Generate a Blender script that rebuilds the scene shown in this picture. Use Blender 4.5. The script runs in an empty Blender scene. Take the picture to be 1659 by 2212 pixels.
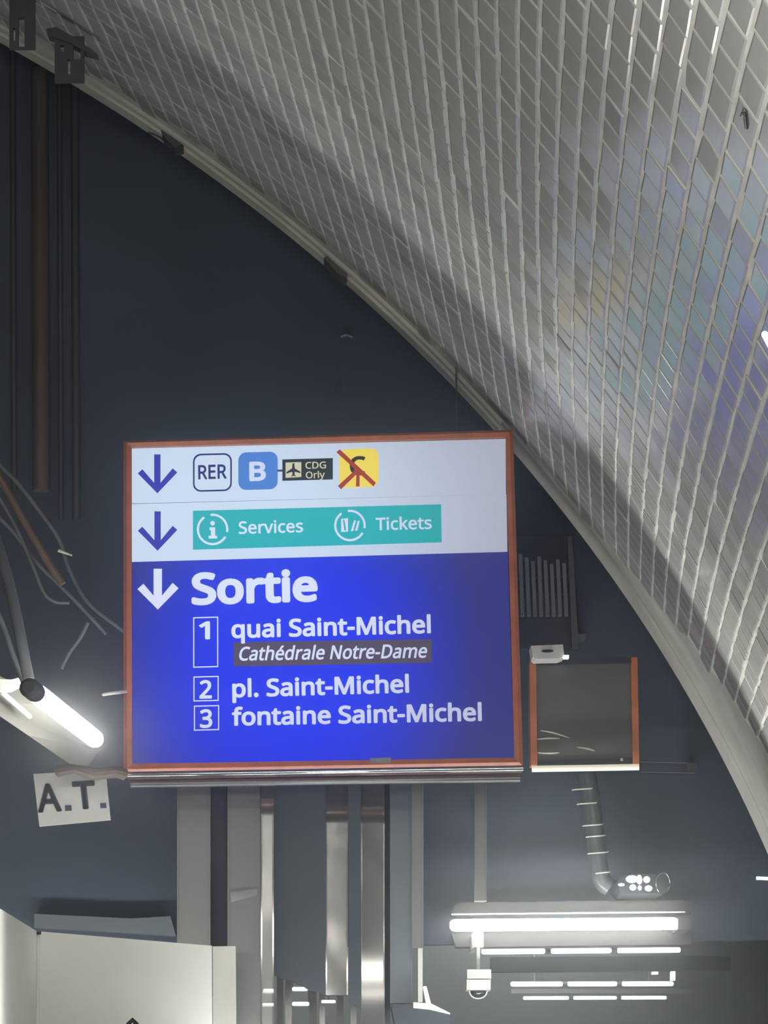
import bpy, bmesh, math, random, json
from mathutils import Vector, Matrix
from mathutils.geometry import tessellate_polygon
random.seed(7)
scene = bpy.context.scene
C = scene.collection

# ------------------------------------------------------------------ camera
FPX, PITCH, YAW, ROLL = 6302.78, 0.231747, -0.030540, -0.017284
CAM = Vector((0, 0, 1.6))
fw = Vector((-math.sin(YAW) * math.cos(PITCH), math.cos(YAW) * math.cos(PITCH), math.sin(PITCH)))
rt = Vector((math.cos(YAW), math.sin(YAW), 0)); up = rt.cross(fw)
r2 = rt * math.cos(ROLL) + up * math.sin(ROLL)
u2 = -rt * math.sin(ROLL) + up * math.cos(ROLL)
cd = bpy.data.cameras.new('camera'); cam = bpy.data.objects.new('camera', cd); C.objects.link(cam)
cd.sensor_fit = 'HORIZONTAL'; cd.sensor_width = 36; cd.lens = 36 * FPX / 1659
cd.clip_start = 0.05; cd.clip_end = 200
cam.matrix_world = Matrix(((r2.x, u2.x, -fw.x, CAM.x), (r2.y, u2.y, -fw.y, CAM.y), (r2.z, u2.z, -fw.z, CAM.z), (0, 0, 0, 1)))
scene.camera = cam

# ------------------------------------------------------------------ world, lights, exposure
scene.view_settings.view_transform = 'Standard'; scene.view_settings.look = 'None'
scene.view_settings.exposure = 0; scene.view_settings.gamma = 1
scene.view_settings.use_curve_mapping = False
w = bpy.data.worlds.new('world'); scene.world = w; w.use_nodes = True
w.node_tree.nodes['Background'].inputs[0].default_value = (0.60, 0.74, 0.95, 1)
w.node_tree.nodes['Background'].inputs[1].default_value = 0.10

def spot(loc, to, power, size=180, blend=0.03, rad=0.12, col=(1, 0.975, 0.935)):
    l = bpy.data.lights.new('unseen_spot', 'SPOT'); o = bpy.data.objects.new('unseen_spot', l); C.objects.link(o)
    l.energy = power; l.spot_size = math.radians(size); l.spot_blend = blend; l.shadow_soft_size = rad; l.color = col
    o.location = loc; o.rotation_euler = (Vector(to) - Vector(loc)).to_track_quat('-Z', 'Y').to_euler()
def area(loc, to, power, sx, sy, col=(1, 0.975, 0.935)):
    l = bpy.data.lights.new('tube_light', 'AREA'); o = bpy.data.objects.new('tube_light', l); C.objects.link(o)  # unseen added lights, not the modelled tubes of the same name
    l.shape = 'RECTANGLE'; l.size = sx; l.size_y = sy; l.energy = power; l.color = col
    o.location = loc; o.rotation_euler = (Vector(to) - Vector(loc)).to_track_quat('-Z', 'Y').to_euler()
# added unseen spots below the frame; their light stops at their own plane
spot((0.55, 8.85, 1.55), (0.55, 0, 1.55), 190, 179, 0.08, 0.10)
spot((-0.9, 8.88, 1.75), (-0.9, 0, 1.75), 50, 179, 0.45, 0.4)
# added spot out of the frame, brightening the near tiles
spot((0.1, 3.2, 1.9), (0.9, 3.6, 3.4), 185, 150, 0.8, 0.15)
# added strips out of view, set to mirror as bands in the posts
area((-0.6, 0.2, 3.5), (-0.5, 10, 3.2), 26, 2.6, 0.10)
area((-0.6, 0.2, 3.34), (-0.5, 10, 3.1), 6, 2.6, 0.035)
# added broad light far behind the camera, brightening sign frame and walls
area((-0.8, -4.0, 2.0), (-0.8, 10, 2.6), 260, 3.0, 0.5)
# small added uplight below the sign, to brighten its lower frame
spot((0.0, 8.8, 1.7), (0.05, 10.13, 3.08), 60, 50, 0.9, 0.12)
# added low strip behind the booth, to brighten the dark wall
area((-0.2, 10.1, 1.75), (-0.2, 11.0, 3.0), 55, 3.6, 0.12, (0.93, 0.98, 1.0))
# added light in the hall beyond the dark wall, boosting its tube rows
area((0.3, 14.5, 3.15), (0.3, 15.5, 0), 120, 2.4, 0.3, (0.95, 1.0, 0.95))

# ------------------------------------------------------------------ pixel frame helpers
def ray(px, py):
    return fw + ((px - 829.5) / FPX) * r2 - ((py - 1106) / FPX) * u2
def P(px, py, Y):
    d = ray(px, py); return CAM + d * (Y / d.y)

# ------------------------------------------------------------------ materials
MATS = {}
def mat(name, col, rough=0.5, metal=0.0, var=0.12, scale=14.0, bump=0.0, emit=None, es=1.0, spec=0.5, dirt=None, streak=False):
    if name in MATS: return MATS[name]
    m = bpy.data.materials.new(name); m.use_nodes = True; nt = m.node_tree; N = nt.nodes; K = nt.links
    b = N['Principled BSDF']
    b.inputs['Roughness'].default_value = rough; b.inputs['Metallic'].default_value = metal
    b.inputs['Specular IOR Level'].default_value = spec
    tc = N.new('ShaderNodeTexCoord'); nz = N.new('ShaderNodeTexNoise'); nz.inputs['Scale'].default_value = scale
    nz.inputs['Detail'].default_value = 6
    if streak:
        mp = N.new('ShaderNodeMapping'); mp.inputs['Scale'].default_value = (1, 1, 0.12)
        K.new(tc.outputs['Object'], mp.inputs[0]); K.new(mp.outputs[0], nz.inputs[0])
    else:
        K.new(tc.outputs['Object'], nz.inputs[0])
    rp = N.new('ShaderNodeValToRGB')
    d = dirt or tuple(c * (1 - 2 * var) for c in col)
    rp.color_ramp.elements[0].position = 0.3; rp.color_ramp.elements[1].position = 0.72
    rp.color_ramp.elements[0].color = (*d, 1); rp.color_ramp.elements[1].color = (*[min(1, c * (1 + var)) for c in col], 1)
    K.new(nz.outputs['Fac'], rp.inputs[0]); K.new(rp.outputs[0], b.inputs['Base Color'])
    if bump:
        bp = N.new('ShaderNodeBump'); bp.inputs['Strength'].default_value = bump; bp.inputs['Distance'].default_value = 0.01
        K.new(nz.outputs['Fac'], bp.inputs['Height']); K.new(bp.outputs[0], b.inputs['Normal'])
    if emit:
        b.inputs['Emission Color'].default_value = (*emit, 1); b.inputs['Emission Strength'].default_value = es
    MATS[name] = m; return m

TILE = mat('tile_glaze', (0.385, 0.39, 0.37), 0.13, 0, 0.07, 3.0, 0.0, dirt=(0.30, 0.305, 0.295), spec=0.2)
nt = TILE.node_tree
oi = nt.nodes.new('ShaderNodeNewGeometry')           # each tile its own slight tone
mx = nt.nodes.new('ShaderNodeMix'); mx.data_type = 'RGBA'; mx.blend_type = 'MULTIPLY'; mx.inputs[0].default_value = 1
mr = nt.nodes.new('ShaderNodeMapRange'); mr.inputs[3].default_value = 0.88; mr.inputs[4].default_value = 1.06
nt.links.new(oi.outputs['Random Per Island'], mr.inputs[0])
ramp = [n for n in nt.nodes if n.type == 'VALTORGB'][0]
nt.links.new(ramp.outputs[0], mx.inputs[6]); nt.links.new(mr.outputs[0], mx.inputs[7])
nt.links.new(mx.outputs[2], nt.nodes['Principled BSDF'].inputs['Base Color'])
# specular set to keep the sign's reflection on near tiles, cut beyond
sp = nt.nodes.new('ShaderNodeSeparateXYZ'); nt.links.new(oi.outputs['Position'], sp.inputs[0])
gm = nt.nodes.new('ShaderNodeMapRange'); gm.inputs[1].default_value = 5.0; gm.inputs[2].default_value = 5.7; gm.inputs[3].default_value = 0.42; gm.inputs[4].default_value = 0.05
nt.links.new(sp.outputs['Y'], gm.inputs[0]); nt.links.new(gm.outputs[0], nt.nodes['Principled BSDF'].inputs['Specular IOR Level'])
GROUT = mat('grout', (0.55, 0.55, 0.51), 0.7, 0, 0.12, 9, 0.3)
PLASTER = mat('plaster', (0.42, 0.41, 0.37), 0.8, 0, 0.10, 5, 0.25)
RIMM = mat('rim_paint', (0.54, 0.54, 0.48), 0.65, 0, 0.10, 6, 0.2)
DARKW = mat('dark_wall_paint', (0.060, 0.076, 0.106), 0.75, 0, 0.12, 1.3, 0.1)
HALLW = mat('hall_wall', (0.16, 0.19, 0.20), 0.8, 0, 0.2, 1.2, 0.2)
FLOOR = mat('platform_floor', (0.12, 0.12, 0.12), 0.6, 0, 0.1, 8)
REFL = mat('reflector_grey', (0.045, 0.045, 0.042), 0.4, 0, 0.06, 5)
HOUS = mat('housing_grey', (0.13, 0.128, 0.11), 0.5, 0, 0.06, 5)
ORANGE = mat('orange_enamel', (0.56, 0.18, 0.085), 0.33, 0.0, 0.08, 18)
STEEL = mat('steel', (0.42, 0.43, 0.43), 0.24, 0.75, 0.08, 6, streak=True)
POLISH = mat('polished_steel', (0.17, 0.17, 0.165), 0.05, 0.7, 0.08, 6, streak=True)
STEELL = mat('steel_light', (0.34, 0.34, 0.33), 0.06, 0.85, 0.06, 6, streak=True)
STEELD = mat('steel_dull', (0.125, 0.13, 0.125), 0.30, 0.3, 0.08, 6, streak=True)
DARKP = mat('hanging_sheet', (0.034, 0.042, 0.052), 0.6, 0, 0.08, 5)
PIPE = mat('dark_conduit', (0.085, 0.09, 0.10), 0.5, 0.2, 0.15, 9, streak=True)
PIPEB = mat('brown_conduit', (0.11, 0.09, 0.082), 0.5, 0.0, 0.15, 9, streak=True)
CABLE = mat('grey_cable', (0.15, 0.165, 0.175), 0.55, 0, 0.12, 9)
CABLER = mat('red_brown_cable', (0.15, 0.10, 0.08), 0.5, 0, 0.1, 9)
BOOTH = mat('booth_white', (0.80, 0.80, 0.74), 0.42, 0, 0.04, 2.5)
WHITE = mat('white_enamel', (0.72, 0.72, 0.69), 0.4, 0, 0.05, 9)
GREYP = mat('grey_board', (0.115, 0.118, 0.112), 0.32, 0, 0.1, 4)
INK = mat('print_navy', (0.05, 0.055, 0.13), 0.5, 0, 0.05, 9)
BLACK = mat('black_rubber', (0.015, 0.015, 0.017), 0.5, 0, 0.1, 9)
GLINT_TRIM = mat('glint_and_trim', (0.75, 0.74, 0.66), 0.35, 0, 0.05, 9)  # board's built reflection strips, also pale rings, ties and rims
CREAM = mat('cream_emissive', (0.9, 0.88, 0.76), 0.3, 0, 0.03, 9, emit=(1.0, 0.94, 0.74), es=0.55)  # own emission given to the board's bar and the shade's arm
LEDW = mat('lit_diffuser', (1, 1, 1), 0.4, 0, 0.0, 9, emit=(1.0, 0.975, 0.90), es=24)
LEDR = mat('lit_diffuser_right', (1, 1, 1), 0.4, 0, 0.0, 9, emit=(1.0, 0.985, 0.92), es=22)
LEDD = mat('lit_diffuser_far', (1, 1, 1), 0.4, 0, 0.0, 9, emit=(0.97, 1.0, 0.88), es=2.2)
LEDC = mat('lit_diffuser_cold', (1, 1, 1), 0.4, 0, 0.0, 9, emit=(0.85, 0.95, 1.0), es=3.0)
GLASS = mat('clear_glass', (0.9, 0.95, 0.95), 0.05, 0, 0.0, 9); GLASS.node_tree.nodes['Principled BSDF'].inputs['Transmission Weight'].default_value = 0.9

def mat_haze():
    m = bpy.data.materials.new('glare_haze'); m.use_nodes = True; N = m.node_tree.nodes; N.clear()
    v = N.new('ShaderNodeVolumeScatter'); v.inputs['Color'].default_value = (0.86, 0.93, 1.0, 1)
    v.inputs['Density'].default_value = HAZE; v.inputs['Anisotropy'].default_value = 0.78
    o = N.new('ShaderNodeOutputMaterial'); m.node_tree.links.new(v.outputs[0], o.inputs['Volume'])
    return m
HAZE = 0.14
# backlit sign films: uneven backlight painted as a bright-to-dim emission gradient
def film(name, bright, dim, cx, cz, rx, rz, es=1.0, lift=None):
    m = bpy.data.materials.new(name); m.use_nodes = True; nt = m.node_tree; N = nt.nodes; K = nt.links
    b = N['Principled BSDF']; b.inputs['Roughness'].default_value = 0.35
    b.inputs['Base Color'].default_value = (*[c * 0.1 for c in dim], 1); b.inputs['Specular IOR Level'].default_value = 0.15
    tc = N.new('ShaderNodeTexCoord'); mp = N.new('ShaderNodeMapping')
    mp.vector_type = 'POINT'
    mp.inputs['Location'].default_value = (-cx / rx, 0, -cz / rz); mp.inputs['Scale'].default_value = (1 / rx, 0, 1 / rz)
    ln = N.new('ShaderNodeVectorMath'); ln.operation = 'LENGTH'
    rp = N.new('ShaderNodeValToRGB'); rp.color_ramp.interpolation = 'EASE'
    rp.color_ramp.elements[0].position = 0.25; rp.color_ramp.elements[1].position = 1.0
    rp.color_ramp.elements[0].color = (*bright, 1); rp.color_ramp.elements[1].color = (*dim, 1)
    K.new(tc.outputs['Object'], mp.inputs[0]); K.new(mp.outputs[0], ln.inputs[0]); K.new(ln.outputs['Value'], rp.inputs[0])
    K.new(rp.outputs[0], b.inputs['Emission Color']); b.inputs['Emission Strength'].default_value = es
    MATS[name] = m; return m
F_WHITE = film('film_white', (0.66, 0.76, 0.90), (0.44, 0.47, 0.56), 0.15, 0.75, 0.25, 0.0, 1.0) if False else film('film_white', (0.62, 0.75, 0.93), (0.42, 0.45, 0.55), 0.25, 0.80, 1.15, 1.1)
F_BLUE = film('film_blue', (0.006, 0.030, 0.86), (0.030, 0.034, 0.20), 0.55, 0.36, 0.74, 0.9)
F_LET = film('film_letter', (0.72, 0.80, 0.98), (0.50, 0.53, 0.72), 0.3, 0.6, 1.2, 0.9)
F_TEAL = film('film_teal', (0.018, 0.44, 0.48), (0.018, 0.33, 0.33), 0.5, 0.8, 0.9, 0.6)
F_LBLUE = film('film_light_blue', (0.07, 0.22, 0.66), (0.07, 0.20, 0.60), 0.4, 1.0, 0.9, 0.6)
F_YEL = film('film_yellow', (0.86, 0.70, 0.10), (0.70, 0.58, 0.10), 0.8, 1.0, 0.3, 0.3)
F_NAVY = film('film_navy', (0.016, 0.016, 0.16), (0.016, 0.016, 0.12), 0.3, 0.9, 0.9, 0.6)
F_ARROW = film('film_arrow', (0.030, 0.030, 0.42), (0.03, 0.03, 0.35), 0.1, 0.9, 0.5, 0.9)
F_BLACK = film('film_black', (0.014, 0.018, 0.018), (0.014, 0.018, 0.018), 0.3, 0.9, 0.9, 0.6)
F_PALE = film('film_pale', (0.62, 0.62, 0.42), (0.62, 0.62, 0.42), 0.3, 0.9, 0.9, 0.6)
F_RED = film('film_red', (0.36, 0.035, 0.02), (0.36, 0.035, 0.02), 0.3, 0.9, 0.9, 0.6)
F_BROWN = film('film_brown', (0.085, 0.066, 0.085), (0.075, 0.062, 0.075), 0.5, 0.4, 0.9, 0.6)

# ------------------------------------------------------------------ object helpers
def tag(o, label=None, cat=None, group=None, kind=None):
    if label: o['label'] = label
    if cat: o['category'] = cat
    if group: o['group'] = group
    if kind: o['kind'] = kind
    return o
def empty(name, loc, label, cat, group=None, rz=0):
    o = bpy.data.objects.new(name, None); C.objects.link(o); o.location = loc; o.rotation_euler = (0, 0, rz)
    return tag(o, label, cat, group)
def root_mat(o):
    M = Matrix.Identity(4); chain = []
    while o: chain.append(o); o = o.parent
    for q in reversed(chain): M = M @ (Matrix.Translation(q.location) @ q.rotation_euler.to_matrix().to_4x4())
    return M
def obj(name, bm, m, parent=None, local=False, bevel=0.0, smooth=False):
    me = bpy.data.meshes.new(name)
    if bevel:
        bmesh.ops.bevel(bm, geom=[e for e in bm.edges if len(e.link_faces) == 2 and e.calc_face_angle(0) > 0.5], offset=bevel, segments=2, affect='EDGES', profile=0.6)
    bmesh.ops.recalc_face_normals(bm, faces=bm.faces)
    o = bpy.data.objects.new(name, me); C.objects.link(o)
    if not local:
        if parent is not None:
            bm.transform(root_mat(parent).inverted())
        else:
            xs = [v.co for v in bm.verts]
            c = Vector(((min(v.x for v in xs) + max(v.x for v in xs)) / 2, (min(v.y for v in xs) + max(v.y for v in xs)) / 2, min(v.z for v in xs)))
            bm.transform(Matrix.Translation(-c)); o.location = c
    if smooth:
        for f in bm.faces: f.smooth = True
    bm.to_mesh(me); bm.free(); me.materials.append(m); o.parent = parent
    if smooth:
        try: me.set_sharp_from_angle(angle=0.6)
        except Exception: pass
    return o
def prism(pts_front, back, bm=None):
    """closed prism from a world polygon and a back offset vector"""
    bm = bm or bmesh.new()
    a = [bm.verts.new(p) for p in pts_front]; b = [bm.verts.new(Vector(p) + back) for p in pts_front]
    n = len(a)
    if n <= 4: bm.faces.new(a); bm.faces.new(b[::-1])
    else:
        for tri in tessellate_polygon([[Vector(p) for p in pts_front]]):
            bm.faces.new([a[i] for i in tri]); bm.faces.new([b[i] for i in tri][::-1])
    for i in range(n): bm.faces.new((a[i], b[i], b[(i + 1) % n], a[(i + 1) % n]))
    return bm
def ppx(pts, Y, depth, bm=None):
    return prism([P(x, y, Y) for x, y in pts], Vector((0, depth, 0)), bm)
def rpx(x0, y0, x1, y1, Y, depth, lean=0, bm=None):
    return ppx([(x0, y0), (x1, y0), (x1 + lean, y1), (x0 + lean, y1)], Y, depth, bm)
def box(x0, y0, z0, x1, y1, z1, bm=None):
    return prism([(x0, y0, z0), (x1, y0, z0), (x1, y0, z1), (x0, y0, z1)], Vector((0, y1 - y0, 0)), bm)
def tube(path, r, n=12, bm=None, cap=True):
    """tube with mitred rings along a path; r may be a list"""
    bm = bm or bmesh.new(); path = [Vector(p) for p in path]; rings = []
    rr = r if isinstance(r, (list, tuple)) else [r] * len(path)
    t0 = (path[1] - path[0]).normalized()
    a = t0.cross(Vector((0.3, 0.2, 1))); a = a.normalized() if a.length > 1e-3 else Vector((1, 0, 0))
    for i, p in enumerate(path):
        t = (path[min(i + 1, len(path) - 1)] - path[max(i - 1, 0)]).normalized()
        a = (a - t * a.dot(t)).normalized(); b = t.cross(a)
        rings.append([bm.verts.new(p + (a * math.cos(2 * math.pi * k / n) + b * math.sin(2 * math.pi * k / n)) * rr[i]) for k in range(n)])
    for i in range(len(rings) - 1):
        for k in range(n): bm.faces.new((rings[i][k], rings[i][(k + 1) % n], rings[i + 1][(k + 1) % n], rings[i + 1][k]))
    if cap: bm.faces.new(rings[0][::-1]); bm.faces.new(rings[-1])
    return bm
def smoothpath(pts, k=6):
    pts = [Vector(p) for p in pts]; out = []
    for i in range(len(pts) - 1):
        p0, p1, p2, p3 = pts[max(i - 1, 0)], pts[i], pts[i + 1], pts[min(i + 2, len(pts) - 1)]
        for j in range(k):
            t = j / k
            out.append(0.5 * ((2 * p1) + (p2 - p0) * t + (2 * p0 - 5 * p1 + 4 * p2 - p3) * t * t + (3 * p1 - p0 - 3 * p2 + p3) * t ** 3))
    out.append(pts[-1]); return out
PX = 1 / FPX                                   # metres per pixel per metre of distance

# ------------------------------------------------------------------ the vault
XC, ZC, RX, RZ, Y0, KC, CC, P11 = -6.07066, -0.54017 + 1.6, 8.10018, 6.18342, 10.44322, 0.0043645, 0.0162293, 89.545676
TH = [-0.5 + 4.2 * i / 3000 for i in range(3001)]
SS = [0.0]
for i in range(1, 3001):
    g = (TH[i] + TH[i - 1]) / 2
    SS.append(SS[-1] + math.hypot(RX * math.sin(g), RZ * math.cos(g)) * (TH[1] - TH[0]))
def th_of_row(row):
    s = (P11 - row) * 0.075
    lo, hi = 0, 3000
    while hi - lo > 1:
        m_ = (lo + hi) // 2
        if SS[m_] <= s: lo = m_
        else: hi = m_
    f = (s - SS[lo]) / (SS[hi] - SS[lo]); return TH[lo] + f * (TH[hi] - TH[lo])
def V(th, Y, off=0.0):
    """point of the vault's tile face; off > 0 is into the room"""
    s = max(Y - Y0, -7.5) if Y < Y0 else Y - Y0
    R = 1 + CC * s
    nx, nz = math.cos(th) / RX, math.sin(th) / RZ; l = math.hypot(nx, nz)
    return Vector((XC + KC * s * s + RX * R * math.cos(th) - off * nx / l, Y, ZC + RZ * R * math.sin(th) - off * nz / l))
def sweep(profile, th0, th1, n, m, name, kind='structure', parent=None):
    """profile: closed list of (Y, off) swept round the vault's section"""
    bm = bmesh.new(); rings = []
    for i in range(n + 1):
        th = th0 + (th1 - th0) * i / n
        rings.append([bm.verts.new(V(th, y, o)) for y, o in profile])
    k = len(profile)
    for i in range(n):
        for j in range(k): bm.faces.new((rings[i][j], rings[i][(j + 1) % k], rings[i + 1][(j + 1) % k], rings[i + 1][j]))
    bm.faces.new(rings[0]); bm.faces.new(rings[-1][::-1])
    o = obj(name, bm, m, parent, smooth=True)
    if kind: o['kind'] = kind
    return o
TA, TB = -0.17, 3.31
ys = [-5, -3, -1, 1, 2, 3, 4, 5, 6, 7, 8, 9, 9.7, 10.36]
prof = [(y, -0.0008) for y in ys] + [(10.36, -0.35)] + [(y, -0.35) for y in (6, 1, -5)]
bm = bmesh.new(); rings = []
for i in range(181):
    th = TA + (TB - TA) * i / 180
    rings.append([bm.verts.new(V(th, y, o)) for y, o in prof])
k = len(prof)
for i in range(180):
    for j in range(k): bm.faces.new((rings[i][j], rings[i][(j + 1) % k], rings[i + 1][(j + 1) % k], rings[i + 1][j]))
bm.faces.new(rings[0]); bm.faces.new(rings[-1][::-1])
ceiling = obj('ceiling', bm, GROUT, smooth=True, local=True); ceiling['kind'] = 'structure'
# moulded rim: outer lip, groove, second bead, set back return to the dark wall
sweep([(10.26, 0.0), (10.26, 0.012), (10.285, 0.016), (10.30, 0.006), (10.325, 0.004), (10.335, 0.022), (10.43, 0.030), (10.443, 0.022), (10.443, -0.40), (10.37, -0.40), (10.37, -0.05), (10.26, -0.05)], th_of_row(-1), TB, 200, RIMM, 'trim_1')
sweep([(10.26, 0.0), (10.26, 0.004), (10.40, 0.012), (10.44, 0.028), (10.443, 0.020), (10.443, -0.40), (10.37, -0.40), (10.37, -0.05), (10.26, -0.05)], TA, th_of_row(-1), 80, PLASTER, 'trim_4')
# smooth plaster band beside the rim, wider low on the right where tiles were rendered over
def tile_end(row):
    """Y at which the tiles of a row stop"""
    if row < 6: return 10.24
    return 10.24 - min(1.25, (row - 6) * 0.085)
bm = bmesh.new(); rr = []
for row in range(5, 60):
    th = th_of_row(row); e = tile_end(row) + 0.04 * math.sin(row * 1.7)
    rr.append([bm.verts.new(V(th, y, o)) for y, o in ((e - 0.05, -0.006), (e, 0.001), ((e + 10.26) / 2, 0.003), (10.262, 0.003), (10.262, -0.05), (e - 0.05, -0.05))])
for i in range(len(rr) - 1):
    for j in range(6): bm.faces.new((rr[i][j], rr[i][(j + 1) % 6], rr[i + 1][(j + 1) % 6], rr[i + 1][j]))
bm.faces.new(rr[0]); bm.faces.new(rr[-1][::-1])
o = obj('trim_2', bm, PLASTER, smooth=True); o['kind'] = 'structure'

# tiles in running bond, long side along the tunnel
def tile_verts(a, b, h=0.0018, bev_l=0.005, bev_s=0.005):
    return [(-a, -b, -0.004), (a, -b, -0.004), (a, b, -0.004), (-a, b, -0.004),
            (-a, -b, 0.0005), (a, -b, 0.0005), (a, b, 0.0005), (-a, b, 0.0005),
            (-a + bev_s, -b + bev_l, h), (a - bev_s, -b + bev_l, h), (a - bev_s, b - bev_l, h), (-a + bev_s, b - bev_l, h)]
TF = [(0, 1, 5, 4), (1, 2, 6, 5), (2, 3, 7, 6), (3, 0, 4, 7), (4, 5, 9, 8), (5, 6, 10, 9), (6, 7, 11, 10), (7, 4, 8, 11), (8, 9, 10, 11)]
TA_, TB_ = 0.0690, 0.0318
tme = bpy.data.meshes.new('tile'); tme.from_pydata(tile_verts(TA_, TB_), [], TF); tme.materials.append(TILE); tme.update()
inst = []
for row in range(-125, 62):
    th = th_of_row(row + 0.5)
    ph = 0.27 if row % 2 else 0.80
    for v in range(0, 58):
        Yc = Y0 - (v + ph + 0.5) * 0.15
        if Yc + 0.075 > tile_end(row) + random.uniform(-0.02, 0.06) or Yc < 1.8: continue
        p = V(th, Yc); dy = (V(th, Yc - 0.05) - V(th, Yc + 0.05)).normalized()
        dt = (V(th + 0.002, Yc) - V(th - 0.002, Yc)).normalized(); n = dy.cross(dt)
        if n.dot(V(th, Yc, 0.1) - p) < 0: dt = -dt; n = dy.cross(dt)
        dt = n.cross(dy)
        R = 1 + CC * (Yc - Y0)
        M = Matrix((( dy.x, dt.x, n.x, p.x), (dy.y, dt.y, n.y, p.y), (dy.z, dt.z, n.z, p.z), (0, 0, 0, 1)))
        j = Matrix.Translation((random.gauss(0, 0.0020), random.gauss(0, 0.0012), random.gauss(0, 0.0006))) @ Matrix.Rotation(random.gauss(0, 0.016), 4, 'X') @ Matrix.Rotation(random.gauss(0, 0.012), 4, 'Y') @ Matrix.Rotation(random.gauss(0, 0.006), 4, 'Z') @ Matrix.Diagonal((1, R, 1, 1))
        q = p - CAM; z = q.dot(fw); px = 829.5 + FPX * q.dot(r2) / z; py = 1106 - FPX * q.dot(u2) / z
        inside = -10 < px < 1669 and -10 < py < 2222
        size = abs(n.dot(q.normalized())) / (z * z) if inside else 0
        inst.append((size, len(inst), M @ j))
inst.sort(key=lambda t: (-t[0], t[1]))
for s, _, M in inst[:300]:
    o = bpy.data.objects.new('tile', tme); C.objects.link(o); o.parent = ceiling; o.matrix_local = M
vs, fs = [], []
base = tile_verts(TA_, TB_)
for s, _, M in inst[300:]:
    k = len(vs)
    vs += [tuple(M @ Vector(b)) for b in base]; fs += [tuple(k + i for i in f) for f in TF]
me = bpy.data.meshes.new('tile_field'); me.from_pydata(vs, [], fs); me.materials.append(TILE); me.update()
o = bpy.data.objects.new('tile_field', me); C.objects.link(o); o.parent = ceiling; o['kind'] = 'stuff'

# ------------------------------------------------------------------ the setting beyond the rim
WY = 11.05
zb = P(830, 2042, WY).z
o = obj('wall_back', box(-15, WY, zb, 4.5, WY + 0.05, 9.2), DARKW); o['kind'] = 'structure'
o = obj('floor', box(-15, -6, -0.3, 5, 24, 0.0), FLOOR); o['kind'] = 'structure'
o = obj('wall_far', box(-15, 19.0, 0, 5, 19.3, 5.0), HALLW); o['kind'] = 'structure'
o = obj('wall_right', box(3.0, WY + 0.36, 0, 3.3, 18.98, 5.0), HALLW); o['kind'] = 'structure'
o = obj('ceiling_hall', box(-15, WY + 0.06, 3.3, 4.5, 19.3, 3.4), HALLW); o['kind'] = 'structure'
hz = mat_haze()
hb = obj('added_haze', box(-4.5, 8.92, 0.02, 2.4, 15.0, 6.5), hz); hb['kind'] = 'stuff'; tag(hb, 'faint haze volume added for the lamp glare around the tube lights', 'added_haze')  # added scattering box standing in for lens glare and lamp glow

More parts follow.
